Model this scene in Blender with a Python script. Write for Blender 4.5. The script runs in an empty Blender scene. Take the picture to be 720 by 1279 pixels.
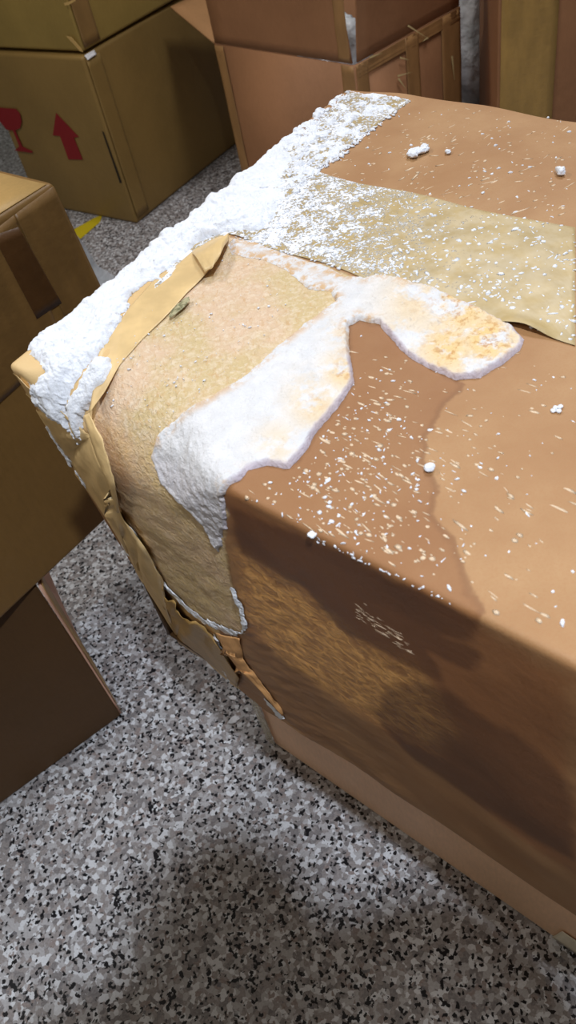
import bpy, bmesh, math, random
import numpy as np
from mathutils import Vector, Matrix
random.seed(7); rng = np.random.default_rng(7)

# ------------------------------------------------------------------ camera
W_, H_ = 720, 1279
FPX = 995.0
CX, CY = W_/2, H_/2
CAMH = 1.30
_d = np.array([598-CX, 1570-CY, FPX]); _d /= np.linalg.norm(_d)
_up = -_d
_Y = np.array([0, 0, 1.]) - _up*_up[2]; _Y /= np.linalg.norm(_Y)
_X = np.cross(_Y, _up)
R = np.array([_X, _Y, _up])
CAMP = np.array([0, 0, CAMH])
sc = bpy.context.scene
cd = bpy.data.cameras.new('camera'); cam = bpy.data.objects.new('camera', cd)
sc.collection.objects.link(cam); sc.camera = cam
cd.sensor_fit = 'HORIZONTAL'; cd.sensor_width = 36; cd.lens = FPX/W_*36
cd.clip_start = .02
M4 = Matrix.Identity(4)
cols = [R@np.array([1., 0, 0]), R@np.array([0, -1., 0]), R@np.array([0, 0, -1.])]
for j in range(3):
    for i in range(3): M4[i][j] = cols[j][i]
M4[0][3], M4[1][3], M4[2][3] = CAMP
cam.matrix_world = M4
cd.dof.use_dof = True; cd.dof.focus_distance = .85; cd.dof.aperture_fstop = 20.0

# ------------------------------------------------------------------ light
wd = bpy.data.worlds.new('world'); sc.world = wd; wd.use_nodes = True
wd.node_tree.nodes['Background'].inputs[0].default_value = (1, .91, .81, 1)
wd.node_tree.nodes['Background'].inputs[1].default_value = .085

def area(name, loc, target, size, power, col):
    l = bpy.data.lights.new(name, 'AREA'); l.shape = 'RECTANGLE'; l.size, l.size_y = size
    l.energy = power; l.color = col
    o = bpy.data.objects.new(name, l); sc.collection.objects.link(o); o.location = loc
    o.rotation_euler = (Vector(target)-Vector(loc)).to_track_quat('-Z', 'Y').to_euler()
    return o
key = area('ceiling_or_fill_lamp', (.95, 1.95, 2.85), (.2, .7, .6), (.5, .5), 21, (.97, .98, 1))
fil = area('ceiling_or_fill_lamp', (.30, -.50, 2.85), (.05, .25, 0), (.08, .08), 9.5, (.82, .90, 1)); fil.data.spread = math.radians(90)
area('ceiling_or_fill_lamp', (-1.25, 2.0, 2.85), (-.5, 1.3, .8), (.6, .3), 17, (1, .96, .90))
area('ceiling_or_fill_lamp', (-1.55, .05, 2.6), (-.1, .4, .6), (.7, .7), 6, (1, .90, .76))  # added warm fill to brighten the damaged carton's front, not a ceiling fixture
sc.view_settings.view_transform = 'Standard'; sc.view_settings.look = 'None'
sc.view_settings.exposure = .48; sc.view_settings.gamma = 1.0

# ------------------------------------------------------------------ helpers
def un(x, y, z):
    r = R@np.array([x-CX, y-CY, FPX]); return CAMP+r*((z-CAMH)/r[2])
def proj(P):
    q = (P-CAMP)@R
    return np.stack([q[..., 0]/q[..., 2]*FPX+CX, q[..., 1]/q[..., 2]*FPX+CY], -1)
def vert_at(px, py, z, corner):   # nothing fancy: same ground point, other height
    return np.array([corner[0], corner[1], z])

def link(name, me, mat, parent=None, smooth=True):
    o = bpy.data.objects.new(name, me); sc.collection.objects.link(o)
    if mat: me.materials.append(mat)
    if smooth:
        me.polygons.foreach_set('use_smooth', [True]*len(me.polygons))
    if parent: o.parent = parent
    return o
def mesh(name, V, F, mat, parent=None, smooth=True):
    me = bpy.data.meshes.new(name)
    me.from_pydata([tuple(map(float, v)) for v in V], [], [tuple(map(int, f)) for f in F]); me.update()
    if parent is not None and parent.type == 'EMPTY':
        me.transform(Matrix.Translation(-parent.location))
    elif parent is not None and parent.parent is not None:
        me.transform(Matrix.Translation(-parent.parent.location))
    return link(name, me, mat, parent, smooth)
def tag(o, label=None, cat=None, group=None, kind=None):
    for k, v in (('label', label), ('category', cat), ('group', group), ('kind', kind)):
        if v: o[k] = v
    return o
def thing(name, loc, label, cat, group=None):
    o = bpy.data.objects.new(name, None); sc.collection.objects.link(o)
    o.location = [float(c) for c in loc]; o.empty_display_size = .1
    bpy.context.view_layer.update()
    return tag(o, label, cat, group)

# noise in numpy
def _hash(i, j, k):
    n = (i*374761393+j*668265263+k*2147483647) & 0xffffffff
    n = ((n ^ (n >> 13))*1274126177) & 0xffffffff
    return ((n ^ (n >> 16)) & 0xffff)/65535.
def vnoise(x, y, seed=0):
    xi = np.floor(x).astype(np.int64); yi = np.floor(y).astype(np.int64)
    fx = x-xi; fy = y-yi
    fx = fx*fx*(3-2*fx); fy = fy*fy*(3-2*fy)
    a = _hash(xi, yi, seed); b = _hash(xi+1, yi, seed); c = _hash(xi, yi+1, seed); d = _hash(xi+1, yi+1, seed)
    return (a*(1-fx)+b*fx)*(1-fy)+(c*(1-fx)+d*fx)*fy*1.0-.5
def fbm(x, y, seed=0, octv=4):
    r = 0; a = 1; t = 0
    for o in range(octv):
        r = r+a*vnoise(x*2**o+17.3*o, y*2**o-9.1*o, seed+o); t += a; a *= .55
    return r/t*2
def sst(x, a, b):
    t = np.clip((x-a)/(b-a), 0, 1); return t*t*(3-2*t)

# ------------------------------------------------------------------ node helper
class NT:
    def __init__(s, name, rough=.6):
        s.m = bpy.data.materials.new(name); s.m.use_nodes = True
        s.t = s.m.node_tree; s.b = s.t.nodes['Principled BSDF']
        s.b.inputs['Roughness'].default_value = rough
        s.co = s.t.nodes.new('ShaderNodeTexCoord').outputs['Object']
    def n(s, typ, **kw):
        x = s.t.nodes.new('ShaderNode'+typ)
        for k, v in kw.items():
            if k.startswith('i_'):
                key = k[2:]; key = int(key) if key.isdigit() else key.replace('_', ' ')
                s.set(x.inputs[key], v)
            else: setattr(x, k, v)
        return x
    def set(s, inp, v):
        if isinstance(v, bpy.types.NodeSocket): s.t.links.new(v, inp)
        else:
            if isinstance(v, tuple) and len(v) == 3 and inp.type == 'RGBA': v = (*v, 1)
            inp.default_value = v
    def scale(s, vec):
        return s.n('Mapping', i_Vector=s.co, i_Scale=vec).outputs[0]
    def noise(s, sc_, det=4, rough=.55, vec=None, dist=0.):
        return s.n('TexNoise', i_Vector=vec or s.co, i_Scale=float(sc_), i_Detail=float(det), i_Roughness=rough, i_Distortion=float(dist)).outputs[0]
    def vor(s, sc_, vec=None, out='Distance', feat='F1'):
        return s.n('TexVoronoi', feature=feat, i_Vector=vec or s.co, i_Scale=float(sc_)).outputs[out]
    def math(s, op, a, b=0., c=0., clamp=False):
        x = s.n('Math', operation=op, use_clamp=clamp); s.set(x.inputs[0], a); s.set(x.inputs[1], b); s.set(x.inputs[2], c)
        return x.outputs[0]
    def rng(s, v, a, b, c=0., d=1., smooth=True):
        x = s.n('MapRange', interpolation_type='SMOOTHSTEP' if smooth else 'LINEAR')
        for i, q in enumerate((v, a, b, c, d)): s.set(x.inputs[i], q)
        return x.outputs[0]
    def mix(s, f, a, b, typ='MIX'):
        x = s.n('Mix', data_type='RGBA', blend_type=typ)
        s.set(x.inputs[0], f); s.set(x.inputs[6], a); s.set(x.inputs[7], b); return x.outputs[2]
    def attr(s, name): return s.n('Attribute', attribute_name=name).outputs['Fac']
    def bump(s, h, dist, strength=1.):
        x = s.n('Bump', i_Height=h, i_Distance=dist, i_Strength=strength)
        if s.b.inputs['Normal'].links: s.set(x.inputs['Normal'], s.b.inputs['Normal'].links[0].from_socket)
        s.set(s.b.inputs['Normal'], x.outputs[0])
    def ins(s, **kw):
        for k, v in kw.items(): s.set(s.b.inputs[k.replace('_', ' ')], v)
        return s
def lin(r, g, b): return tuple(((c/255+.055)/1.055)**2.4 if c > 10 else c/255/12.92 for c in (r, g, b))

def kraft(name, col, rough=.62, var=.12, bump=.0004, fl=220):
    k = NT(name, rough)
    n1 = k.noise(3.5, 4); n2 = k.noise(fl, 2, vec=k.scale((1, 1, .25))); n3 = k.noise(900, 2)
    f = k.math('ADD', k.math('MULTIPLY', n1, .7), k.math('ADD', k.math('MULTIPLY', n2, .25), k.math('MULTIPLY', n3, .25)))
    c = k.mix(k.rng(f, .35, .8), tuple(x*(1-var*1.4) for x in col), tuple(min(1, x*(1+var)) for x in col))
    k.ins(Base_Color=c)
    k.bump(k.noise(26, 3), bump*3); k.bump(n3, bump*.35)
    k.b.inputs['Specular IOR Level'].default_value = .35
    return k.m
CARD = lin(196, 150, 104)
m_card_yellow_lit = kraft('kraft_yellow_lit', lin(184, 148, 90), .5)  # upper left carton's flaps, paler than its body: top light put into the colour
m_card_olive = kraft('kraft_olive', lin(142, 114, 64), .5)
m_card_back = kraft('kraft_back', lin(158, 112, 78), .65)
m_card_band = kraft('kraft_pinkish', lin(240, 196, 160), .55)
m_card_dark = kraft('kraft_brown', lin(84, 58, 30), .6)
m_inner = kraft('kraft_inside', lin(180, 135, 92), .7)

def tape_mat(name, col, rough=.38, powder=False, alpha=1.):
    k = NT(name, rough)
    n = k.noise(30, 3, vec=k.scale((1, 1, .3)))
    c = k.mix(k.rng(n, .3, .75), tuple(x*.86 for x in col), tuple(min(1, x*1.1) for x in col))
    if powder:
        d = k.attr('dens')
        a = k.noise(300, 3, .7); b = k.noise(45, 4, .6)
        q = k.math('ADD', k.math('MULTIPLY', a, .55), k.math('MULTIPLY', b, .45))
        th = k.math('SUBTRACT', .86, k.math('MULTIPLY', d, .42))
        m = k.rng(k.math('SUBTRACT', q, th), -.015, .05)
        haze = k.math('MULTIPLY', k.math('MULTIPLY', d, .55), k.rng(b, .35, .6), clamp=True)
        c = k.mix(haze, c, lin(206, 194, 172))
        c = k.mix(m, c, lin(234, 236, 243))
        k.ins(Roughness=k.math('ADD', k.math('MULTIPLY', m, .6), rough+.08, clamp=True))
        k.bump(m, .0010)
    k.ins(Base_Color=c)
    k.bump(k.noise(55, 3, vec=k.scale((1, .4, 1))), .0012)
    k.b.inputs['Alpha'].default_value = alpha
    return k.m
m_tape = tape_mat('brown_tape', lin(150, 116, 68), .42)
m_tape_pow = tape_mat('powdered_tape', lin(180, 156, 108), .36, True)
m_tape_amber = tape_mat('amber_tape', lin(220, 188, 134), .42)
m_tape_dark = tape_mat('dark_tape', lin(84, 54, 24), .45)
m_tape_thin = tape_mat('thin_tape', lin(176, 140, 82), .45)

def powder_mat(name, col, yellow=False):
    k = NT(name, .9)
    n = k.noise(60, 4); n2 = k.noise(420, 3)
    c = k.mix(k.rng(n, .3, .7), tuple(x*.93 for x in col), tuple(min(1., x*1.03) for x in col))
    if yellow:
        y = k.attr('yel'); g = k.attr('lil')
        yy = k.math('MULTIPLY', y, k.rng(k.noise(42, 4, .65), .38, .56))
        c = k.mix(k.math('MULTIPLY', yy, .95), c, lin(226, 190, 122))
        y2 = k.math('MULTIPLY', k.rng(y, .4, 1.), k.rng(k.noise(140, 3, .7), .5, .64))
        c = k.mix(k.math('MULTIPLY', y2, .75), c, lin(188, 132, 66))
        c = k.mix(g, c, lin(190, 176, 188))
        tr = k.attr('thin')
        c = k.mix(k.math('MULTIPLY', tr, k.rng(k.noise(90, 4, .7), .42, .6)), c, lin(206, 172, 134))
    k.ins(Base_Color=c)
    k.bump(n2, .0012); k.bump(k.noise(150, 3), .0012)
    k.b.inputs['Subsurface Weight'].default_value = .15
    k.b.inputs['Subsurface Radius'].default_value = (.004, .004, .004)
    k.b.inputs['Specular IOR Level'].default_value = .25
    return k.m
m_powder = powder_mat('white_powder', lin(232, 235, 243))
m_crust = powder_mat('paste_crust', lin(218, 217, 219), True)

# ------------------------------------------------------------------ floor (polished speckled granite)
def granite():
    k = NT('speckled_granite', .28)
    wob = k.n('TexNoise', i_Vector=k.co, i_Scale=160., i_Detail=2.).outputs['Color']
    vec = k.n('VectorMath', operation='MULTIPLY_ADD', i_0=wob, i_1=(.007, .007, .007), i_2=k.co).outputs[0]
    c1 = k.n('TexVoronoi', i_Vector=vec, i_Scale=130.).outputs['Color']
    r1 = k.n('SeparateColor', i_Color=c1).outputs[0]
    cr = k.n('ValToRGB', i_Fac=k.math('ADD', k.math('MULTIPLY', r1, .86), k.math('MULTIPLY', k.math('SUBTRACT', k.noise(30, 3), .42), .55), clamp=True)); e = cr.color_ramp; e.interpolation = 'CONSTANT'
    stops = [(0, lin(112, 107, 107)), (.2, lin(136, 129, 127)), (.42, lin(168, 166, 168)), (.66, lin(208, 210, 215)), (.84, lin(132, 118, 113)), (.93, lin(92, 90, 94))]
    e.elements[0].position = 0; e.elements[0].color = (*stops[0][1], 1)
    e.elements[1].position = stops[1][0]; e.elements[1].color = (*stops[1][1], 1)
    for p, cc in stops[2:]:
        q = e.elements.new(p); q.color = (*cc, 1)
    c = k.mix(.18, cr.outputs[0], k.mix(k.rng(k.noise(300, 3), .3, .7), lin(120, 116, 118), lin(205, 205, 210)))
    c2 = k.n('TexVoronoi', i_Vector=vec, i_Scale=215.).outputs['Color']
    r2 = k.n('SeparateColor', i_Color=c2).outputs[1]
    c = k.mix(k.rng(k.math('ADD', r2, k.math('MULTIPLY', k.noise(28, 2), .25)), .96, .985), c, lin(24, 24, 28))
    k.ins(Base_Color=c); k.b.inputs['Specular IOR Level'].default_value = .4
    return k.m
fl = mesh('floor', [(-3.2, -2.2, 0), (3.2, -2.2, 0), (3.2, 5.2, 0), (-3.2, 5.2, 0), (-3.2, -2.2, -.05), (3.2, -2.2, -.05), (3.2, 5.2, -.05), (-3.2, 5.2, -.05)],
          [(0, 1, 2, 3), (7, 6, 5, 4), (0, 4, 5, 1), (1, 5, 6, 2), (2, 6, 7, 3), (3, 7, 4, 0)], granite(), smooth=False)
tag(fl, kind='structure')
kw = NT('wall_paint', .8); kw.ins(Base_Color=kw.mix(kw.noise(8, 4), lin(170, 178, 168), lin(190, 196, 186)))
for nm, x0, x1, y0, y1 in (('wall_back', -3.2, 3.2, 5.2, 5.3), ('wall_left', -3.3, -3.2, -2.2, 5.2)):
    w = mesh(nm, [(x, y, z) for z in (0, 2.9) for x, y in ((x0, y0), (x1, y0), (x1, y1), (x0, y1))],
             [(3, 2, 1, 0), (4, 5, 6, 7), (0, 1, 5, 4), (1, 2, 6, 5), (2, 3, 7, 6), (3, 0, 4, 7)], kw.m, smooth=False)
    tag(w, kind='structure')

# ================================================================== DAMAGED CARTON
T_TOP = .91; Z_BOT = .445; LEN = .70
A = np.array([-.213, .643]); B = np.array([.212, 1.088])
e1 = np.array([math.cos(math.radians(-50.3)), math.sin(math.radians(-50.3))])
n2 = np.array([e1[1], -e1[0]]); n2 = n2 if n2@(-A) > 0 else -n2     # outward normal of the long front panel
WID = np.linalg.norm(B-A); e2 = (B-A)/WID
HS = T_TOP-Z_BOT
def surf0(u, s):
    """carton skin; u along its length from the left end, s<0 on the top, s>0 down the front panel"""
    u = np.asarray(u, float); s = np.asarray(s, float)
    uc = np.maximum(u, 0)
    rf = .005+.067*sst(uc, .01, .09)*(1-sst(uc, .19, .30))
    q = rf*math.pi/2
    th = np.clip((s+q/2)/rf, 0, math.pi/2)           # 0 = top, pi/2 = front
    x = -rf+rf*np.sin(th)-np.maximum(-s-q/2, 0)
    z = -rf+rf*np.cos(th)-np.maximum(s-q/2, 0)
    nx, nz = np.sin(th), np.cos(th)
    d = np.clip(-z/HS, 0, 1)
    off = .012*sst(uc, 0, .16)-.030*d+.010*np.sin(d*math.pi)*sst(uc, .0, .3)
    off = off+.0035*fbm(uc*9+3, s*9, 5, 2)*sst(uc, 0, .06)*sst(s, 0, .05)
    off = off+.0016*fbm(uc*34, s*60+uc*30, 9, 3)*sst(s, .03, .08)*sst(uc, .03, .06)*(1-sst(uc, .25, .45))   # soaked ripples
    zz = z+.003*fbm(uc*7, s*7, 11, 2)*sst(-s, .02, .1)*sst(-s, WID+.0, WID-.08)
    # crushed left end dips a little
    zz = zz-.004*(1-sst(uc, 0, .05))*sst(-s, 0.02, .1)*(1-sst(-s, .3, .5))
    base = A+uc[..., None]*e1+off[..., None]*n2
    inn = np.where(x < 0, x, 0)
    xy = base+np.where(x < 0, 0, x)[..., None]*n2-inn[..., None]*e2
    P = np.concatenate([xy, (T_TOP+zz)[..., None]], -1)
    N = np.concatenate([nx[..., None]*n2+0*xy, nz[..., None]], -1)
    # fold over the left end
    rE = .006; a = np.maximum(-u, 0); tE = np.clip(a/rE, 0, math.pi/2)
    side = rE*np.sin(tE); dn = rE*(1-np.cos(tE))+np.maximum(a-rE*math.pi/2, 0)
    e13 = np.array([e1[0], e1[1], 0])
    P = P-side[..., None]*e13-dn[..., None]*N
    N = N*np.cos(tE)[..., None]-np.sin(tE)[..., None]*e13
    return P, N
def surf(u, s, h=0.):
    P, N = surf0(u, s)
    return P+N*np.asarray(h)[..., None] if np.ndim(h) else P+N*h
# lookup picture point -> (u,s)
_gu, _gs = np.meshgrid(np.linspace(-.004, LEN, 170), np.linspace(-WID, HS, 230), indexing='ij')
_gp = proj(surf(_gu, _gs)).reshape(-1, 2); _gf = np.stack([_gu.ravel(), _gs.ravel()], -1)
def us(px, h=0.):
    px = np.atleast_2d(np.asarray(px, float)); out = []
    for i in range(0, len(px), 400):
        c = px[i:i+400]
        idx = np.argmin(((c[:, None]-_gp[None])**2).sum(-1), 1); p = _gf[idx].copy(); p0 = p.copy()
        for _ in range(6):
            e = .0005
            f0 = proj(surf(p[:, 0], p[:, 1], h)); fu = (proj(surf(p[:, 0]+e, p[:, 1], h))-f0)/e; fs = (proj(surf(p[:, 0], p[:, 1]+e, h))-f0)/e
            r = c-f0; det = fu[:, 0]*fs[:, 1]-fu[:, 1]*fs[:, 0]; det = np.where(abs(det) < 1e-3, 1e-3, det)
            du = (r[:, 0]*fs[:, 1]-r[:, 1]*fs[:, 0])/det; ds = (fu[:, 0]*r[:, 1]-fu[:, 1]*r[:, 0])/det
            p[:, 0] += np.clip(du, -.01, .01); p[:, 1] += np.clip(ds, -.01, .01)
        bad = (np.abs(p-p0).max(1) > .03+abs(h)) | (p[:, 0] < -.012) | ~np.isfinite(p).all(1)
        p[bad] = p0[bad]; out.append(p)
    return np.concatenate(out)
def at(x, y, h=0.):
    p = us([(x, y)], h)[0]; return surf(np.array([p[0]]), np.array([p[1]]), h)[0]
def sdf(Q, poly):
    Q = np.asarray(Q); sh = Q.shape[:-1]; Q = Q.reshape(-1, 2); poly = np.asarray(poly)
    best = np.full(len(Q), 1e9); inside = np.zeros(len(Q), bool)
    for i in range(len(poly)):
        a = poly[i]; b = poly[(i+1) % len(poly)]; ab = b-a; L = max(ab@ab, 1e-12)
        t = np.clip(((Q-a)@ab)/L, 0, 1); dd = ((Q-(a+t[:, None]*ab))**2).sum(1); best = np.minimum(best, dd)
        c = ((a[1] > Q[:, 1]) != (b[1] > Q[:, 1]))
        with np.errstate(all='ignore'):
            xx = (b[0]-a[0])*(Q[:, 1]-a[1])/(b[1]-a[1])+a[0]
        inside ^= c & (Q[:, 0] < xx)
    return (np.sqrt(best)*np.where(inside, 1, -1)).reshape(sh)
def grid_faces(n, m, keep=None):
    i = np.arange(n*m).reshape(n, m)
    F = np.stack([i[:-1, :-1], i[1:, :-1], i[1:, 1:], i[:-1, 1:]], -1).reshape(-1, 4)
    return F if keep is None else F[keep[F].any(1)]
def fast_mesh(name, V, F, mat, parent=None, attrs={}, smooth=True):
    used = np.unique(F); mp = -np.ones(len(V), int); mp[used] = np.arange(len(used))
    V = V[used]; F = mp[F]
    if parent is not None:
        root = parent if parent.type == 'EMPTY' else parent.parent
        V = V-np.array(root.location)
    me = bpy.data.meshes.new(name); me.vertices.add(len(V)); me.vertices.foreach_set('co', V.astype(np.float32).ravel())
    k = F.shape[1]
    me.loops.add(F.size); me.loops.foreach_set('vertex_index', F.astype(np.int32).ravel())
    me.polygons.add(len(F)); me.polygons.foreach_set('loop_start', np.arange(0, F.size, k, dtype=np.int32))
    me.update(calc_edges=True); me.validate()
    for nm, a in attrs.items():
        at_ = me.attributes.new(nm, 'FLOAT', 'POINT'); at_.data.foreach_set('value', a.ravel()[used].astype(np.float32))
    return link(name, me, mat, parent, smooth)

P_PULP = us([(284, 297), (320, 302), (360, 318), (400, 330), (440, 345), (445, 370), (430, 400), (360, 480), (300, 560), (270, 610), (285, 640), (280, 680), (290, 730), (306, 775), (305, 792), (270, 782), (230, 755), (200, 720), (185, 690), (165, 660), (145, 620), (122, 560), (115, 515), (140, 460), (165, 425), (215, 370), (250, 335)])
P_WET = us([(437, 400), (480, 405), (560, 470), (590, 478), (560, 505), (535, 545), (528, 575), (548, 612), (542, 640), (566, 672), (574, 700), (592, 735), (618, 765), (600, 790), (285, 640), (280, 600), (370, 570), (430, 480)])
P_DK1 = us([(287, 632), (420, 690), (560, 755), (604, 776), (590, 800), (556, 796), (598, 815), (588, 838), (540, 818), (552, 850), (480, 815), (430, 790), (380, 735), (300, 690)])
P_DK2 = us([(500, 850), (560, 862), (640, 915), (690, 955), (719, 985), (719, 1075), (660, 1045), (600, 1005), (520, 950), (460, 885)])
P_GOLD = us([(300, 690), (370, 730), (430, 785), (520, 840), (560, 900), (540, 935), (460, 895), (390, 850), (330, 805), (305, 760)])
P_SIDEWET = us([(285, 620), (400, 680), (600, 775), (719, 850), (719, 1090), (640, 1040), (560, 975), (470, 905), (400, 850), (345, 812), (312, 795), (300, 740)])
P_ATAPE = us([(12, 460), (100, 385), (200, 310), (290, 290), (262, 335), (235, 350), (190, 405), (150, 450), (120, 510), (122, 560), (145, 620), (165, 660), (185, 690), (230, 755), (272, 784), (300, 862), (215, 800), (120, 620)])

def shell_mat():
    k = NT('damaged_kraft', .6)
    nz = k.noise(45, 5, .6); nb = k.noise(11, 4); fine = k.noise(700, 2)
    c = k.mix(k.rng(nb, .3, .75), lin(156, 114, 73), lin(173, 134, 92))
    c = k.mix(k.math('MULTIPLY', k.rng(fine, .35, .75), .35), c, lin(160, 110, 68))
    def m(name, amp, soft, src=None):
        v = k.math('ADD', k.attr(name), k.math('MULTIPLY', k.math('SUBTRACT', src or nz, .5), amp))
        return k.rng(v, -soft, soft)
    fr = k.noise(22, 4, .6)
    wv = k.math('ADD', k.attr('wet'), k.math('MULTIPLY', k.math('SUBTRACT', fr, .5), .026))
    c = k.mix(k.math('MULTIPLY', k.rng(wv, -.002, .003), k.rng(wv, .0, .06, .62, .45)), c, lin(132, 84, 46))
    c = k.mix(k.math('MULTIPLY', k.rng(wv, -.0015, .001), k.rng(wv, .001, .007, .30, 0.)), c, lin(96, 58, 30))
    side = m('sidewet', .04, .012, fr)
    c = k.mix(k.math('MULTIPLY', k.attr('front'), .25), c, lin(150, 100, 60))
    c = k.mix(k.math('MULTIPLY', side, .75), c, lin(138, 84, 42))
    gold = m('gold', .04, .02, fr)
    st = k.noise(48, 5, .65, vec=k.n('Mapping', i_Vector=k.co, i_Rotation=(0, 0, math.radians(50.3)), i_Scale=(.5, 2, 2.4)).outputs[0], dist=.8)
    c = k.mix(k.math('MULTIPLY', gold, k.rng(st, .36, .66, .25, .95)), c, lin(236, 176, 102))
    c = k.mix(k.math('MULTIPLY', m('dk1', .022, .005, fr), .66), c, lin(84, 46, 20))
    c = k.mix(k.math('MULTIPLY', m('dk2', .03, .009, fr), .62), c, lin(80, 44, 20))
    pulp = m('pulp', .012, .003)
    pn = k.noise(170, 3, .7, dist=.6)
    fib = k.noise(230, 3, .7, vec=k.n('Mapping', i_Vector=k.co, i_Rotation=(0, 0, math.radians(20)), i_Scale=(1, .35, 1)).outputs[0])
    pc = k.mix(k.rng(k.noise(14, 4, .6), .36, .62), lin(212, 182, 152), lin(200, 176, 130))
    pc = k.mix(k.math('MULTIPLY', k.rng(pn, .42, .7), .55), pc, lin(230, 214, 192))
    pc = k.mix(k.math('MULTIPLY', k.rng(fib, .52, .72), .5), pc, lin(196, 150, 96))
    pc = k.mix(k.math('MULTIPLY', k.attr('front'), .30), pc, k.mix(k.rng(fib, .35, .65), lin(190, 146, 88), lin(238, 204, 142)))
    c = k.mix(pulp, c, pc)
    at_ = m('atape', .006, .002)
    c = k.mix(at_, c, k.mix(k.rng(nb, .3, .7), lin(208, 172, 118), lin(220, 188, 136)))
    k.ins(Base_Color=c)
    ro = k.math('SUBTRACT', .62, k.math('MULTIPLY', side, .14))
    k.ins(Roughness=ro)
    k.bump(fine, .0002); k.bump(k.noise(30, 3), .0012)
    k.bump(k.math('MULTIPLY', pulp, fib), .0016); k.bump(k.math('MULTIPLY', pulp, pn), .0016)
    k.bump(k.math('MULTIPLY', gold, st), .0022)
    return k.m

carton = thing('damaged_carton', (*(A+e1*.35+e2*.3), Z_BOT),
               'large brown cardboard carton in front, corner soaked and split, smeared with white paste and powder', 'carton')
nu, ns = 300, 440
U, S = np.meshgrid(np.concatenate([[-.03, -.015, -.009, -.006, -.003], np.linspace(0, LEN, nu)]), np.linspace(-WID, HS-.002, ns), indexing='ij')
V = surf(U, S); Q = np.stack([U, S], -1)
att = dict(pulp=sdf(Q, P_PULP), wet=sdf(Q, P_WET), dk1=sdf(Q, P_DK1), dk2=sdf(Q, P_DK2), gold=sdf(Q, P_GOLD), sidewet=sdf(Q, P_SIDEWET), atape=sdf(Q, P_ATAPE),
           front=sst(S, -.004, .012))
shell = fast_mesh('top_and_front_panel', V.reshape(-1, 3), grid_faces(*U.shape), shell_mat(), carton, att)
# remaining panels: left end, right end, back, bottom
def quad_panel(name, pts, parent, mat, nx=10, ny=10, amp=.002, thick=.005):
    p = [np.array(q, float) for q in pts]
    a, b = np.meshgrid(np.linspace(0, 1, nx), np.linspace(0, 1, ny), indexing='ij'); a = a[..., None]; b = b[..., None]
    V = p[0]*(1-a)*(1-b)+p[1]*a*(1-b)+p[2]*a*b+p[3]*(1-a)*b
    nn = np.cross(p[1]-p[0], p[3]-p[0]); nn /= np.linalg.norm(nn)
    w = (np.sin(a*math.pi)*np.sin(b*math.pi))[..., 0]
    V = V+(fbm(a[..., 0]*3+p[0][0]*7, b[..., 0]*3+p[0][1]*5, 3, 3)*amp*w)[..., None]*nn
    V2 = V-nn*thick
    n, m = nx, ny; F = grid_faces(n, m); N0 = n*m
    F2 = F[:, ::-1]+N0; i = np.arange(N0).reshape(n, m)
    ring = np.concatenate([i[:, 0], i[-1, 1:], i[-2::-1, -1], i[0, -2:0:-1]]); r2 = np.roll(ring, -1)
    F3 = np.stack([ring+N0, r2+N0, r2, ring], -1)
    return fast_mesh(name, np.concatenate([V.reshape(-1, 3), V2.reshape(-1, 3)]), np.concatenate([F, F2, F3]), mat, parent, smooth=False)
def c3(xy, z): return np.array([xy[0], xy[1], z])
Ai = A-n2*.004+e1*.004; Ac = Ai+e2*(WID-.006); L1 = e1*(LEN-.006)
zt = T_TOP-.016
Ab = A-n2*.022+e1*.004
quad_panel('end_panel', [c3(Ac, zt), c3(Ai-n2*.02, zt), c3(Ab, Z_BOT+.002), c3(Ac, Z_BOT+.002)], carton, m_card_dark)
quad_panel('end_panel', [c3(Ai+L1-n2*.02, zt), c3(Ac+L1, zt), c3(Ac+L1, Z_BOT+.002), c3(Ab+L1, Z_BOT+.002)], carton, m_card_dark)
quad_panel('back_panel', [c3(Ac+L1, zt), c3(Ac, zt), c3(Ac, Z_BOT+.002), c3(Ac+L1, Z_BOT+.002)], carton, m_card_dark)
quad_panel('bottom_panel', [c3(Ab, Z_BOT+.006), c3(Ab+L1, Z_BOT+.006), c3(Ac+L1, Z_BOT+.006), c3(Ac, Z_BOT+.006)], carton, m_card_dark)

# tape strips
def strip(name, pix, mat, parent=carton, n=120, m=36, off=.0007, wr=.0006, dens=None, seed=0, lift=0., lx=0.):
    c = us(pix)
    a, b = np.meshgrid(np.linspace(0, 1, n), np.linspace(0, 1, m), indexing='ij'); a = a[..., None]; b = b[..., None]
    UV = c[0]*(1-a)*(1-b)+c[1]*a*(1-b)+c[2]*a*b+c[3]*(1-a)*b
    h = off+wr*(fbm(UV[..., 0]*30, UV[..., 1]*30, 40+seed, 3)+.8)
    if lift: h = h+lift*np.exp(-((proj(surf(UV[..., 0], UV[..., 1]))[..., 0]-lx)/26)**2)*(1-sst(b[..., 0]+0*a[..., 0], 0, .12))
    h = np.where(((a[..., 0] < 1e-6) | (a[..., 0] > 1-1e-6) | (b[..., 0] < 1e-6) | (b[..., 0] > 1-1e-6)) & ~((b[..., 0] < 1e-6) & (lift > 0)), .0001, h)
    V = surf(UV[..., 0], UV[..., 1], h)
    at_ = {'dens': dens(proj(V))} if dens else {}
    return fast_mesh(name, V.reshape(-1, 3), grid_faces(n, m), mat, parent, at_)
def dens_long(p):
    d = 1-sst(p[..., 0], 300, 760)*.62
    d = d*(1-.25*sst(p[..., 1]-(.27*(p[..., 0]-285)+297-14), 0, 20))
    return d
def dens_end(p): return .95-.12*sst(p[..., 0], 380, 500)
c0 = us([(285, 297), (720, 433), (720, 283), (400, 220)])
strip('packing_tape', [(262, 290), (719, 433), (719, 284), (330, 207)], m_tape_pow, dens=dens_long, n=200, m=60, lift=.006, lx=655.)
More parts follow.
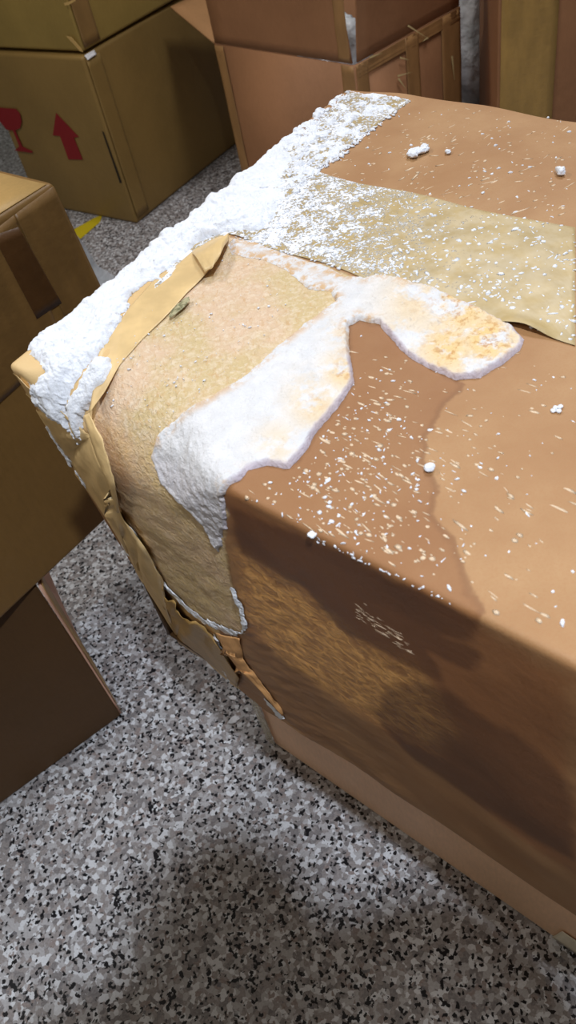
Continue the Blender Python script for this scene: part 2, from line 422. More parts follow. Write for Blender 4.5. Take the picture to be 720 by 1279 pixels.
strip('packing_tape', [(150, 398), (250, 318), (514, 126), (436, 115)], m_tape_pow, dens=dens_end, seed=5, n=160, m=60)

# irregular raised patches on the skin
def patch(name, poly, mat, hfun, parent=None, cell=.0013, jag=.002, jscale=120, off=.0002, attr=None, usp=None, seed=0, fold=False, lat=0.):
    p = us(poly) if usp is None else np.asarray(usp)
    if fold:
        p = p.copy(); p[p[:, 0] < .0075, 0] = -.016
    lo = p.min(0)-cell*4; hi = p.max(0)+cell*4; lo[0] = max(lo[0], -.02)
    U, S = np.meshgrid(np.arange(lo[0], hi[0], cell), np.arange(lo[1], hi[1], cell), indexing='ij')
    Q = np.stack([U, S], -1); D = sdf(Q, p)
    D = D+jag*(1+1.6*sst(S, -.004, .01))*(fbm(U*jscale, S*jscale, 60+seed, 3)+.6*fbm(U*jscale*3, S*jscale*3, 61+seed, 2))
    gu, gs = np.gradient(D, cell); g2 = np.maximum(gu**2+gs**2, .25)
    out = D < 0; step = np.clip(D/g2, -2*cell, 0)
    U2 = np.where(out, U-step*gu, U); S2 = np.where(out, S-step*gs, S)
    Dc = np.maximum(D, 0)
    px = proj(surf(U2, S2))
    h = np.where(out, 0, hfun(U2, S2, Dc, px))+off
    if lat:
        k = np.minimum(Dc/.004, 1)
        U2 = U2+lat*k*fbm(U*260, S*260, 80, 2); S2 = S2+lat*k*fbm(U*260+9, S*260, 81, 2)
    V = surf(U2, S2, h)
    F = grid_faces(*U.shape, keep=~out.ravel())
    at_ = attr(U2, S2, Dc, px, h) if attr else {}
    return fast_mesh(name, V.reshape(-1, 3), F, mat, parent, at_)

# ---- the dry powder heap along the left edge
HEAP = [(34, 432), (48, 412), (75, 400), (92, 388), (120, 368), (150, 350), (175, 333), (188, 316), (200, 298), (215, 278), (222, 262), (240, 248), (270, 246), (300, 222), (330, 198), (365, 170), (400, 143), (432, 113), (440, 114), (480, 119), (513, 126), (490, 143), (455, 170), (425, 193), (398, 215), (370, 232), (352, 252), (345, 272), (325, 290), (285, 292), (262, 298), (240, 310), (218, 332), (200, 343), (205, 352), (185, 352), (172, 362), (160, 375), (165, 385), (152, 392), (156, 402), (140, 415), (138, 428), (125, 440), (115, 450), (100, 468), (88, 488), (80, 505), (86, 520), (98, 552), (85, 534), (70, 522), (50, 508), (40, 492), (46, 478), (58, 466), (52, 452), (40, 444)]
def heap_h(u, s, d, px):
    ctl = [((60, 450), .0085), ((120, 400), .0085), ((175, 355), .007), ((215, 300), .011), ((260, 270), .012), ((310, 260), .008), ((350, 215), .0045), ((420, 160), .0035), ((480, 130), .002), ((380, 230), .003)]
    w = 0; hh = 0
    for (c, t) in ctl:
        g = np.exp(-((px[..., 0]-c[0])**2+(px[..., 1]-c[1])**2)/(2*42.**2))+1e-6; w = w+g; hh = hh+g*t
    hh = hh/w
    n1 = fbm(u*38, s*38, 1, 3); n2_ = fbm(u*130, s*130, 2, 3); n3 = fbm(u*380, s*380, 3, 2)
    cl = np.abs(fbm(u*75, s*75, 4, 2))
    prof = 1-np.exp(-d/(.0022+hh*.28))
    crk = np.exp(-(fbm(u*55+3, s*55, 12, 3)/.045)**2)
    h = hh*prof*(.72+.55*n1)+prof*hh*.24*n2_+prof*.0009*n3+prof*hh*.15*cl-prof*hh*.16*crk
    hol = sst(px[..., 0], 300, 400)         # thin dusting towards the far corner: leave bare spots
    m = fbm(u*90, s*90, 7, 4)
    h = h*(1-hol)+hol*(np.maximum(m+.02, -.10)*.007*prof)
    return h
heap = patch('spilled_powder', HEAP, m_powder, heap_h, jag=.0028, fold=True, cell=.0011, lat=.0016)
tag(heap, 'thick line of fluffy white powder heaped along the left top edge of the big damaged carton', 'powder', kind='stuff')
CH2 = [(84, 507), (97, 488), (110, 465), (124, 450), (138, 449), (141, 464), (133, 480), (121, 495), (110, 511), (105, 522), (106, 554), (99, 542), (92, 524)]
ch2 = patch('powder_slab', CH2, m_powder, lambda u, s, d, px: (1-np.exp(-d/.002))*(.008+.002*fbm(u*60, s*60, 3, 3)+.0012*fbm(u*200, s*200, 4, 3)), jag=.0016, cell=.001, seed=3)
tag(ch2, 'small cracked slab of white powder beside the heap near the front left corner of the damaged carton', 'powder', kind='stuff')

# ---- the caked paste smear
CRUST = [(283, 640), (281, 622), (300, 600), (310, 588), (335, 582), (362, 586), (385, 560), (400, 535), (425, 505), (444, 478), (440, 455), (436, 425), (437, 408), (450, 401), (475, 405), (490, 425), (510, 445), (540, 462), (570, 476), (600, 472), (630, 455), (650, 438), (656, 425), (640, 408), (622, 399), (600, 386), (570, 375), (540, 362), (500, 348), (470, 345), (455, 350), (430, 345), (405, 331), (380, 325), (350, 313), (320, 301), (292, 299), (285, 306), (290, 318), (330, 325), (358, 338), (385, 362), (412, 364), (420, 378), (380, 408), (340, 440), (310, 470), (260, 500), (220, 525), (198, 545), (190, 572), (203, 605), (225, 627), (245, 645), (258, 665), (274, 692), (279, 668), (286, 650)]
def crust_h(u, s, d, px):
    x, y = px[..., 0], px[..., 1]
    low = sst(y-(.35*(x-285)+600), -40, 10)*0
    soft = sst(x+y*.9, 760, 600)*sst(y, 640, 480)
    upper = (1-sst(y-(300+.27*(x-285)), 18, 40))*(1-sst(x, 400, 450))
    w = .0016+.006*upper
    prof = 1-np.exp(-d/w)
    front = sst(s, -.01, .02)
    T = .0050*(1-.65*upper)*(1-.6*front)
    n = fbm(u*45, s*45, 21, 3); n2_ = fbm(u*170, s*170, 22, 3)
    rim = np.exp(-((d-.003)/.0018)**2)*.0008
    grain = sst(x, 440, 520)
    return prof*(T*(.85+.45*n)+n2_*(.0007+.0012*grain+.0006*front))+rim*prof
def crust_at(u, s, d, px, h):
    x, y = px[..., 0], px[..., 1]
    ye = np.zeros_like(x)
    for (cx, cy, r, a) in ((520, 385, 45, .6), (580, 390, 50, .9), (610, 430, 45, 1.), (560, 440, 45, .9), (500, 420, 30, .5), (430, 470, 26, .8), (395, 510, 34, .65), (350, 560, 30, .45), (560, 375, 35, .9), (425, 420, 20, .4)):
        ye = np.maximum(ye, a*np.exp(-(((x-cx)**2+(y-cy)**2)/(2*(r*.75)**2))))
    front = sst(s, -.006, .02)
    outer = 1-sst(d, .0015, .0042)
    isout = np.maximum(sst(y-(560-1.0*(x-300)), 0, 40)*sst(x, 270, 300), 0)
    upper = (1-sst(y-(300+.27*(x-285)), 18, 40))*(1-sst(x, 400, 450))
    inner = (1-sst(d, .002, .014))*(1-isout)*(1-front)
    return dict(yel=ye, lil=np.clip(outer*isout*.8+front*.25, 0, 1), thin=np.clip(inner*.9+upper*.4, 0, 1))
crust = patch('paste_smear', CRUST, m_crust, crust_h, jag=.0012, jscale=70, attr=crust_at, cell=.0011, seed=9)
tag(crust, 'caked white and yellowish paste smear crossing the top of the damaged carton and dripping over its edge', 'paste', kind='stuff')

# thin white rims where the soaked liner has peeled
def rim(poly, seed, T=.0025):
    return dict(poly=poly, seed=seed, T=T)
RIMS = [[(184, 690), (187, 690), (205, 724), (232, 753), (266, 778), (262, 780), (229, 756), (201, 728)],
        [(262, 774), (280, 782), (301, 788), (304, 775), (298, 752), (287, 733), (291, 732), (303, 755), (308, 778), (305, 794), (282, 789), (262, 780)],
        [(55, 532), (62, 530), (76, 558), (90, 575), (88, 582), (72, 562)],
        [(92, 582), (98, 588), (112, 608), (108, 610), (96, 595)],
        [(268, 790), (275, 800), (282, 830), (292, 850), (285, 848), (272, 820), (262, 795)],
        [(332, 872), (345, 884), (357, 897), (350, 896), (338, 882)],
        [(128, 632), (140, 640), (150, 655), (146, 660), (134, 645)],
        [(163, 655), (171, 664), (176, 675), (170, 672), (164, 664)],
        [(152, 676), (158, 680), (164, 694), (158, 692)]]
for i, r in enumerate(RIMS):
    o = patch('powder_rim', r, m_powder, lambda u, s, d, px: (1-np.exp(-d/.001))*(.0010+.0014*np.maximum(fbm(u*150, s*150, 3, 2), -.5)), jag=.0020, jscale=60, cell=.0008, seed=20+i, off=.0012)
    tag(o, ['white powder line along the peeled tape on the front panel near the torn corner', 'curved white rim round the lower tip of the peeled area on the front panel',
            'upper white powder streak on the outer vertical corner of the damaged carton', 'white powder streak on the outer vertical corner just below the upper one', 'white powder streak hanging below the peeled area towards the bottom corner',
            'white torn edge at the very bottom left of the front panel', 'white powder bit beneath the standing tape flap on the front panel', 'white powder bit just above the long white line on the peeled tape',
            'white powder bit on the outer corner level with the long white line'][i], 'powder', None, 'stuff')

# ---- peeled tape
def sheet(name, pa, pb, ha, hb, mat, m=14, parent=carton, curl=0., wr=.0012, seed=0, mid=None):
    """sheet lofted between two picked polylines with heights above the skin"""
    def dense(pts, hs, n=44):
        pts = np.array(pts, float); t = np.linspace(0, len(pts)-1, n); k = np.arange(len(pts))
        return np.stack([np.interp(t, k, pts[:, 0]), np.interp(t, k, pts[:, 1])], -1), np.interp(t, np.linspace(0, len(pts)-1, len(hs)), hs)
    A_, hA = dense(pa, ha); B_, hB = dense(pb, hb)
    PA = np.array([at(p[0], p[1], h) for p, h in zip(A_, hA)]); PB = np.array([at(p[0], p[1], h) for p, h in zip(B_, hB)])
    _, N = surf0(*us(A_).T)
    b = np.linspace(0, 1, m)[None, :, None]
    V = PA[:, None]*(1-b)+PB[:, None]*b
    a = np.arange(len(A_))[:, None]
    bump_ = curl*np.sin(b[..., 0]*math.pi)+wr*fbm(a*.22+b[..., 0]*1.5, b[..., 0]*5+seed, 90+seed, 3)*(.25+b[..., 0])
    V = V+bump_[..., None]*N[:, None]
    o = fast_mesh(name, V.reshape(-1, 3), grid_faces(len(A_), m), mat, parent)
    md = o.modifiers.new('thickness', 'SOLIDIFY'); md.thickness = .0004; md.offset = 0
    return o
# vertical amber strip round the corner, free edge standing off the front panel
sheet('torn_tape', [(16, 466), (45, 525), (85, 580), (118, 625), (140, 660), (166, 705), (190, 755), (214, 797)],
      [(75, 512), (104, 538), (114, 545), (128, 580), (140, 612), (155, 648), (182, 688), (203, 728)],
      [.0012, .001, .001, .001], [.003, .004, .006, .014, .012, .007, .006, .004], m_tape_amber, curl=.003, wr=.003, seed=1)
sheet('torn_tape', [(140, 655), (166, 705), (190, 755), (214, 797), (235, 812), (262, 828), (296, 858)],
      [(160, 668), (183, 700), (205, 735), (230, 762), (255, 782), (270, 800), (300, 846)],
      [.0006, .0006], [.003, .005, .006, .004, .003], m_tape_thin, curl=.002, wr=.003, seed=2)
# bright folded tongue standing up from the corner
sheet('tape_flap', [(107, 522), (112, 545), (122, 572), (138, 600), (147, 632)],
      [(112, 516), (128, 548), (135, 575), (144, 605), (151, 640)],
      [.004, .005, .005, .005, .003], [.010, .017, .017, .015, .006], m_tape_amber, curl=.004, wr=.001, seed=3)
# top tape, lifted along its right edge
sheet('torn_tape', [(124, 440), (140, 418), (160, 386), (190, 352), (222, 330), (250, 306), (280, 293)],
      [(112, 516), (130, 492), (150, 455), (178, 424), (208, 396), (236, 364), (262, 336)],
      [.0012, .001], [.012, .006, .0008, .0006, .0006, .001, .005], m_tape_amber, curl=.0006, wr=.0010, seed=4, m=22)
sheet('tape_flap', [(240, 316), (258, 304), (274, 297), (287, 294)],
      [(256, 340), (266, 334), (277, 315), (286, 298)],
      [.003, .004, .005, .004], [.009, .013, .013, .007], m_tape_amber, curl=.004, wr=.001, seed=5)
m_grey = NT('exposed_grey_pulp', .8); m_grey.ins(Base_Color=m_grey.mix(m_grey.rng(m_grey.noise(300, 3), .4, .6), lin(112, 108, 76), lin(172, 164, 128))); m_grey = m_grey.m
patch('tear_hole', [(212, 400), (216, 392), (224, 384), (232, 377), (238, 375), (239, 380), (232, 388), (224, 395), (214, 402)], m_grey, lambda u, s, d, px: .001*(1-np.exp(-d/.001))+.0006*fbm(u*300, s*300, 2, 2), carton, cell=.0008, jag=.0006, off=.0042)
# torn liner strip near the bottom left of the front panel
m_liner = kraft('torn_liner', lin(214, 160, 104), .7)
sheet('torn_liner', [(270, 790), (282, 815), (300, 838), (325, 862), (350, 890)], [(300, 797), (304, 822), (318, 842), (338, 866), (356, 893)],
      [.006, .007, .006, .004, .002], [.001, .001], m_liner, curl=.002, wr=.002, seed=6)

# ---- scattered flecks
def flecks(name, pts, lens, wids, angs_px, mat, hscale=.5, base=.0):
    bm = bmesh.new(); bmesh.ops.create_icosphere(bm, subdivisions=1, radius=1)
    v0 = np.array([v.co[:] for v in bm.verts]); f0 = np.array([[v.index for v in f.verts] for f in bm.faces]); bm.free()
    pts = np.array(pts, float); q = us(pts); d = us(pts+np.stack([np.cos(angs_px), np.sin(angs_px)], -1)*4)-q
    ok = np.isfinite(d).all(1) & (np.linalg.norm(d, axis=1) < .05) & (q[:, 0] > .002)
    q = q[ok]; d = d[ok]; lens = lens[ok]; wids = wids[ok]
    P, N = surf0(q[:, 0], q[:, 1]); P2, _ = surf0(q[:, 0]+d[:, 0], q[:, 1]+d[:, 1])
    Tn = P2-P; Tn -= (Tn*N).sum(1)[:, None]*N; Tn /= np.linalg.norm(Tn, axis=1)[:, None]+1e-9
    Bn = np.cross(N, Tn); Vs = []; Fs = []
    for i in range(len(q)):
        j = v0*(1+.35*rng.standard_normal((len(v0), 1)).clip(-1, 1))
        Vs.append(P[i]+j[:, :1]*Tn[i]*lens[i]+j[:, 1:2]*Bn[i]*wids[i]+(j[:, 2:]*wids[i]*hscale+base)*N[i]); Fs.append(f0+i*len(v0))
    return fast_mesh(name, np.concatenate(Vs), np.concatenate(Fs), mat, None)
def scatter(n, reg, dens=None):
    out = []
    poly = np.array(reg, float); lo, hi = poly.min(0), poly.max(0)
    while len(out) < n:
        c = rng.uniform(lo, hi, (n*2, 2)); c = c[sdf(c, poly) > 0]
        if dens is not None: c = c[rng.random(len(c)) < dens(c)]
        out.extend(c.tolist())
    return np.array(out[:n])
def expo(n, a, mx): return np.minimum(a*(.4+rng.exponential(.6, n)), mx)
# front part of the top: streaks
reg = [(437, 412), (660, 440), (719, 450), (719, 800), (620, 765), (300, 620), (380, 580), (440, 490)]
p = scatter(430, reg, lambda c: np.exp(-((c[:, 0]-450)/120.)**2-((c[:, 1]-580)/120.)**2)*.93+.07)
ang = np.radians(np.interp(p[:, 1], [400, 460, 560, 650, 760], [4, 12, 26, 36, 34]))+rng.normal(0, .12, len(p))
st = rng.random(len(p)) < .55
le = np.where(st, expo(len(p), .0032, .0075), expo(len(p), .0011, .0026)); wi = np.where(st, expo(len(p), .0010, .0015), le*.8)
m_dust = NT('powder_streak', .85); m_dust.ins(Base_Color=lin(214, 188, 158)); m_dust = m_dust.m
o = flecks('powder_streaks', p, le, wi, ang, m_dust, .18); tag(o, 'scraped pale powder streaks and specks below the paste smear on the carton top', 'powder', kind='stuff')
p2 = scatter(240, reg, lambda c: np.exp(-((c[:, 0]-430)/120.)**2-((c[:, 1]-600)/90.)**2)*.9+.06)
o = flecks('powder_specks', p2, expo(240, .0011, .0030), expo(240, .0009, .002), rng.uniform(0, 3, 240), m_powder, .7); tag(o, 'bright white powder crumbs sprinkled between the paste smear and the front edge of the carton', 'powder', kind='stuff')
# back panel of the top
reg = [(516, 128), (719, 150), (719, 280), (402, 219)]
p = scatter(230, reg); ang = np.radians(-24)+rng.normal(0, .2, 230); st = rng.random(230) < .55
le = np.where(st, expo(230, .0045, .010), expo(230, .0014, .003)); wi = np.where(st, expo(230, .0010, .0016), le*.7)
o = flecks('powder_streaks', p, le, wi, ang, m_dust, .2); tag(o, 'faint slanting powder streaks on the bare brown panel at the far side of the carton top', 'powder', kind='stuff')
p = scatter(60, reg); o = flecks('powder_specks', p, expo(60, .0013, .003), expo(60, .0012, .0025), rng.uniform(0, 3, 60), m_powder, .7)
tag(o, 'sparse white powder specks on the bare brown panel at the far side of the carton top', 'powder', kind='stuff')
# on the tape
reg = [(290, 240), (400, 222), (719, 285), (719, 430), (640, 402), (285, 295)]
p = scatter(1700, reg, lambda c: 1-.75*sst(c[:, 0], 300, 620)); n = len(p)
o = flecks('powder_specks', p, expo(n, .0017, .006), expo(n, .0013, .004), rng.uniform(0, 3, n), m_powder, .35, .001); tag(o, 'white powder crumbs scattered along the long tape strip on the carton top', 'powder', kind='stuff')
reg = [(300, 225), (434, 115), (515, 126), (400, 218), (340, 265)]
p = scatter(900, reg); n = len(p)
o = flecks('powder_specks', p, expo(n, .0024, .007), expo(n, .0018, .005), rng.uniform(0, 3, n), m_powder, .4, .001); tag(o, 'white powder crumbs crowded on the cross tape at the far left corner of the carton top', 'powder', kind='stuff')
# on pulp / amber tape / front face
reg = [(120, 500), (170, 400), (290, 300), (390, 370), (200, 540)]
p = scatter(150, reg); o = flecks('powder_specks', p, expo(150, .0007, .0022), expo(150, .0006, .0018), rng.uniform(0, 3, 150), m_powder, .6, .001); tag(o, 'tiny white specks on the soaked pinkish pulp area of the carton top', 'powder', kind='stuff')
p = np.array([(rng.uniform(445, 515), 0) for _ in range(60)]); p[:, 1] = 755+(p[:, 0]-445)*.75+rng.normal(0, 6, 60)+5
o = flecks('powder_streaks', p, expo(60, .0035, .008), expo(60, .0004, .0007), np.radians(30)+rng.normal(0, .1, 60), m_dust, .15); tag(o, 'pale scrape marks on the upper part of the carton front panel', 'powder', kind='stuff')
t_ = rng.random(40); p = np.stack([395+t_*170, 672+t_*82], -1)+rng.normal(0, 1.5, (40, 2))
o = flecks('powder_specks', p, expo(40, .001, .0028), expo(40, .0009, .002), rng.uniform(0, 3, 40), m_powder, .6); tag(o, 'white powder crumbs caught along the front top edge of the carton', 'powder', kind='stuff')

def crumb(name, pos, size, label, seed, n=(1, 1, .6), blobs=1, floor=False):
    r = np.random.default_rng(seed); bm = bmesh.new()
    for k in range(blobs):
        off = Vector((r.uniform(-1, 1)*size*(blobs > 1)*1.1, r.uniform(-.45, .45)*size*(blobs > 1), 0)); sz = size*(r.uniform(.25, .5) if blobs > 1 else 1)
        g = bmesh.ops.create_icosphere(bm, subdivisions=3, radius=sz)
        for v in g['verts']:
            d = v.co.normalized(); f = 1+.45*float(fbm(np.array(d.x*2.2+seed+k), np.array(d.y*2.2+d.z*1.7), 5, 3))
            v.co = Vector((v.co.x*n[0]*f, v.co.y*n[1]*f, v.co.z*n[2]*f))+off
    zmin = min(v.co.z for v in bm.verts)
    for v in bm.verts: v.co.z -= zmin+size*.08
    me = bpy.data.meshes.new(name); bm.to_mesh(me); bm.free()
    o = link(name, me, m_powder); o.location = [float(c) for c in pos]
    o.rotation_euler = (0, 0, math.radians(seed*37 % 180)); return tag(o, label, 'powder crumb')
c = crumb('powder_crumb', at(522, 192, .001), .0105, 'largest irregular white crumb alone on the bare brown far panel of the carton top', 4, blobs=16, n=(1, 1, .6)); c.rotation_euler.z = math.radians(25)
c = crumb('powder_crumb', at(700, 218, .0005), .0058, 'oval white crumb near the right edge of the bare far panel of the carton top', 2, n=(.75, 1.1, .7)); c.rotation_euler.z = 0
crumb('powder_crumb', at(698, 510, .0002), .0042, 'small white crumb cluster on the plain brown right side of the carton top', 6, blobs=5)
crumb('powder_crumb', at(537, 587, .0002), .0038, 'round white crumb beside the wet stain edge on the carton top', 8)
crumb('powder_crumb', at(391, 670, .0004), .003, 'single white crumb sitting just at the front top edge of the carton', 3)
crumb('powder_crumb', at(560, 192, .0002), .0034, 'round white crumb right of the largest irregular crumb on the far panel', 5)
crumb('paper_fleck', un(291, 872, .0006), .008, 'upper of two small white flakes on the granite floor beside the carton', 9, n=(1, .55, .18))
crumb('paper_fleck', un(293, 899, .0006), .010, 'lower, larger of two small white flakes on the granite floor beside the carton', 10, n=(1, .7, .2))

# ================================================================== plain cartons
def box_body(name, cor, z0, z1, mat, parent, bev=.006, jit=.002, seed=0, open_top=False):
    r = random.Random(seed); bm = bmesh.new(); vs = []
    for z in (z0, z1):
        for c_ in cor:
            vs.append(bm.verts.new((c_[0]+r.uniform(-jit, jit), c_[1]+r.uniform(-jit, jit), z+(r.uniform(-jit, jit) if z > z0 else 0))))
    F = [(3, 2, 1, 0), (4, 5, 6, 7), (0, 1, 5, 4), (1, 2, 6, 5), (2, 3, 7, 6), (3, 0, 4, 7)]
    if open_top: F.pop(1)
    for f in F: bm.faces.new([vs[i] for i in f])
    bmesh.ops.recalc_face_normals(bm, faces=bm.faces)
    if not open_top: bmesh.ops.bevel(bm, geom=bm.edges[:], offset=bev, segments=3, affect='EDGES', profile=.6)
    me = bpy.data.meshes.new(name); bm.to_mesh(me); bm.free()
    me.transform(Matrix.Translation(-parent.location))
    o = link(name, me, mat, parent, smooth=True)
    try: me.set_sharp_from_angle(angle=math.radians(50))
    except Exception: pass
    if open_top:
        md = o.modifiers.new('wall', 'SOLIDIFY'); md.thickness = .005; md.offset = -1
    return o
def corners(p, a1, l1, a2, l2):
    p = np.array(p[:2]); d1 = np.array([math.cos(math.radians(a1)), math.sin(math.radians(a1))])*l1; d2 = np.array([math.cos(math.radians(a2)), math.sin(math.radians(a2))])*l2
    c_ = [p, p+d1, p+d1+d2, p+d2]
    ar = sum(c_[i][0]*c_[(i+1) % 4][1]-c_[(i+1) % 4][0]*c_[i][1] for i in range(4))
    return c_ if ar > 0 else c_[::-1]
def base_of(c_, z): m_ = sum(c_)/4; return (m_[0], m_[1], z)
def flat(name, pts, mat, parent, off=.0012, nx=8, ny=8, wr=.0004, zig=None, thick=.0003, seed=0):
    """thin sheet lying on a flat face; pts = 4 world corners, counter-clockwise seen from outside"""
    p = [np.array(q, float) for q in pts]
    a, b = np.meshgrid(np.linspace(0, 1, nx), np.linspace(0, 1, ny), indexing='ij'); a = a[..., None]; b = b[..., None]
    V = p[0]*(1-a)*(1-b)+p[1]*a*(1-b)+p[2]*a*b+p[3]*(1-a)*b
    nn = np.cross(p[1]-p[0], p[3]-p[0]); nn /= np.linalg.norm(nn); nn = nn if nn@(CAMP-p[0]) > 0 else -nn
    V = V+nn*off+(wr*(fbm(a[..., 0]*6+seed, b[..., 0]*6, 33, 3)+.6))[..., None]*nn
    if zig:
        dd = (p[1]-p[0])/np.linalg.norm(p[1]-p[0]); k = np.arange(ny) % 2
        V[-1] = V[-1]+dd*(k*zig)[:, None]
    o = fast_mesh(name, V.reshape(-1, 3), grid_faces(nx, ny), mat, parent)
    md = o.modifiers.new('thickness', 'SOLIDIFY'); md.thickness = thick; md.offset = 0
    return o

# --- carton under the damaged one
LCn = un(343, 928, 0); LCf = un(720, 1190, 0); dL = (LCf-LCn)[:2]; dL /= np.linalg.norm(dL)
nL = np.array([-dL[1], dL[0]]); nL = nL if nL@(B-A) > 0 else -nL
c_ = [LCn[:2], LCn[:2]+dL*.62, LCn[:2]+dL*.62+nL*.46, LCn[:2]+nL*.46]
lower = thing('supporting_carton', base_of(c_, 0), 'pinkish brown carton underneath the big damaged carton, only its lower front strip showing', 'carton')
box_body('body', c_, 0, Z_BOT-.004, m_card_band, lower, seed=3, jit=.001)
kc = NT('clear_film', .12); kc.ins(Base_Color=lin(215, 205, 180), Alpha=.42); kc.bump(kc.noise(60, 4), .004); m_film = kc.m
q0 = c_[0]
flat('clear_wrap', [c3(q0-nL*.002-dL*.012, .008), c3(q0-nL*.004+dL*.012, .008), c3(q0-nL*.004+dL*.010, .40), c3(q0-nL*.002-dL*.020, .40)], m_film, lower, wr=.003, nx=10, ny=30)
flat('clear_wrap', [c3(q0-dL*.014+nL*.05, .006), c3(q0-dL*.012-nL*.002, .006), c3(q0-dL*.024-nL*.002, .40), c3(q0-dL*.03+nL*.05, .40)], m_film, lower, wr=.003, nx=10, ny=30)
kt = tape_mat('pale_tape', lin(226, 214, 190), .3)
pr_ = un(694, 1160, .02); u1 = (pr_[:2]-q0)@dL
flat('packing_tape', [c3(q0+dL*(u1+.0)-nL*.001, .004), c3(q0+dL*(u1+.07)-nL*.001, .004), c3(q0+dL*(u1+.07)-nL*.001, .055), c3(q0+dL*(u1+.012)-nL*.001, .06)], kt, lower, wr=.0006)

# --- left stack
zl = .407
LL = un(153, 893, 0)[:2]; LL0 = un(0, 1005, 0)[:2]; a1 = math.degrees(math.atan2(*(LL0-LL)[::-1]))
c_ = corners(LL, a1, .44, a1-90, .38)
lb = thing('closed_carton', base_of(c_, 0), 'dark brown carton on the granite floor at left, bottom of the two-carton stack', 'carton', None)
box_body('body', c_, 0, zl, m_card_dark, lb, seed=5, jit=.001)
dR = np.array([math.cos(math.radians(a1-90)), math.sin(math.radians(a1-90))]); dF = (LL0-LL)/np.linalg.norm(LL0-LL)
nRt = -dF
# pink side panel and clear tape on its right face
m_pink = kraft('pinkish_liner', lin(214, 168, 144), .6)
quad_panel('side_liner', [c3(LL+nRt*.001+dR*.002, .004), c3(LL+nRt*.004+dR*.16, .004), c3(LL+nRt*.050+dR*.16, .40), c3(LL+nRt*.003+dR*.002, .40)], lb, m_pink, thick=.003)
quad_panel('packing_tape', [c3(LL+nRt*.002-dF*.001, .003), c3(LL+nRt*.004+dR*.03, .003), c3(LL+nRt*.017+dR*.045, .40), c3(LL+nRt*.005-dF*.001, .40)], lb, m_tape_thin, thick=.0006, amp=.004, nx=8, ny=24)

zb = .412; ztp = .908
Uc = np.array([-.183, 1.040]); U0 = un(0, 775, zb)[:2]; a1 = math.degrees(math.atan2(*(U0-Uc)[::-1]))
c_ = corners(Uc, a1, .60, a1-92, .42)
ub = thing('closed_carton', base_of(c_, zb), 'yellowish carton on top of the left stack, dark tape patch on its front', 'carton', None)
box_body('body', c_, zb, ztp, kraft('kraft_shaded_body', lin(124, 92, 48), .5), ub, seed=8, jit=.001, bev=.008)  # same cardboard as the flaps, darkened to paint in the front's shade
dF = (U0-Uc)/np.linalg.norm(U0-Uc); nF = np.array([dF[1], -dF[0]]); nF = nF if nF@(-Uc) > 0 else -nF
dB = np.array([math.cos(math.radians(a1-92)), math.sin(math.radians(a1-92))])
def onface(px, py, P0, n, off=0.):
    r = R@np.array([px-CX, py-CY, FPX]); n3 = np.array([n[0], n[1], 0]); p0 = c3(P0, 0)+n3*off
    return CAMP+r*(((p0-CAMP)@n3)/(r@n3))
def onp(pix, P0, n, off=0.): return [onface(x, y, P0, n, off) for x, y in pix]
m_tb = tape_mat('shaded_front_tape', lin(122, 90, 48), .45)  # brown tape, colour darkened along with the shaded front
flat('packing_tape', onp([(-40, 312), (-20, 520), (80, 430), (17, 268)], Uc, nF)[::-1], m_tb, ub, nx=20, ny=20, off=.0012)
flat('packing_tape', onp([(-10, 294), (45, 398), (76, 378), (22, 283)], Uc, nF)[::-1], m_tape_dark, ub, nx=10, ny=30, off=.0016)
flat('packing_tape', onp([(17, 268), (80, 395), (150, 410), (66, 232)], Uc, nF)[::-1], m_tb, ub, nx=16, ny=16, off=.0010, wr=.0008)
# top seam
flat('top_flap', [c3(Uc+dF*.01+dB*.004, ztp), c3(Uc+dF*.59+dB*.004, ztp), c3(Uc+dF*.59+dB*.205, ztp), c3(Uc+dF*.01+dB*.205, ztp)][::-1], m_card_yellow_lit, ub, off=.0004, wr=.0008, thick=.0015)
flat('top_flap', [c3(Uc+dF*.01+dB*.212, ztp), c3(Uc+dF*.59+dB*.212, ztp), c3(Uc+dF*.59+dB*.41, ztp), c3(Uc+dF*.01+dB*.41, ztp)][::-1], m_card_yellow_lit, ub, off=.0004, wr=.0008, thick=.0015)

# --- back left stack with the red arrow
Kc = un(172, 280, 0)[:2]; Kr = un(295, 180, 0)[:2]; Kl = un(80, 262, 0)[:2]; zk = .566
ar_ = math.degrees(math.atan2(*(Kr-Kc)[::-1])); al = math.degrees(math.atan2(*(Kl-Kc)[::-1]))
c_ = corners(Kc, ar_, .74, al, .56)
kb = thing('marked_carton', base_of(c_, 0), 'olive brown carton on the floor behind, printed with a red arrow and a glass symbol', 'carton')
box_body('body', c_, 0, zk, m_card_olive, kb, seed=1, jit=.002, bev=.012)
dl = (Kl-Kc)/np.linalg.norm(Kl-Kc); dr = (Kr-Kc)/np.linalg.norm(Kr-Kc)
nl = np.array([dl[1], -dl[0]]); nl = nl if nl@(-Kc) > 0 else -nl
nr = np.array([dr[1], -dr[0]]); nr = nr if nr@(-Kc) > 0 else -nr
kr = NT('red_print', .7); kr.ins(Base_Color=kr.mix(kr.noise(120, 3), lin(126, 12, 20), lin(148, 20, 28))); m_red = kr.m
def decal(name, pix, P0, n, mat, parent, off=.0015):
    V = np.array(onp(pix, P0, n, off)); F = [list(range(len(V)))]
    o = mesh(name, V, F, mat, parent, smooth=False)
    md = o.modifiers.new('thickness', 'SOLIDIFY'); md.thickness = .0006; md.offset = 0
    return o
decal('printed_arrow', [(70, 141), (98.5, 171), (92.5, 172), (103.5, 199.5), (85.5, 199), (75, 170), (66, 169)], Kc, nl, m_red, kb, .003)
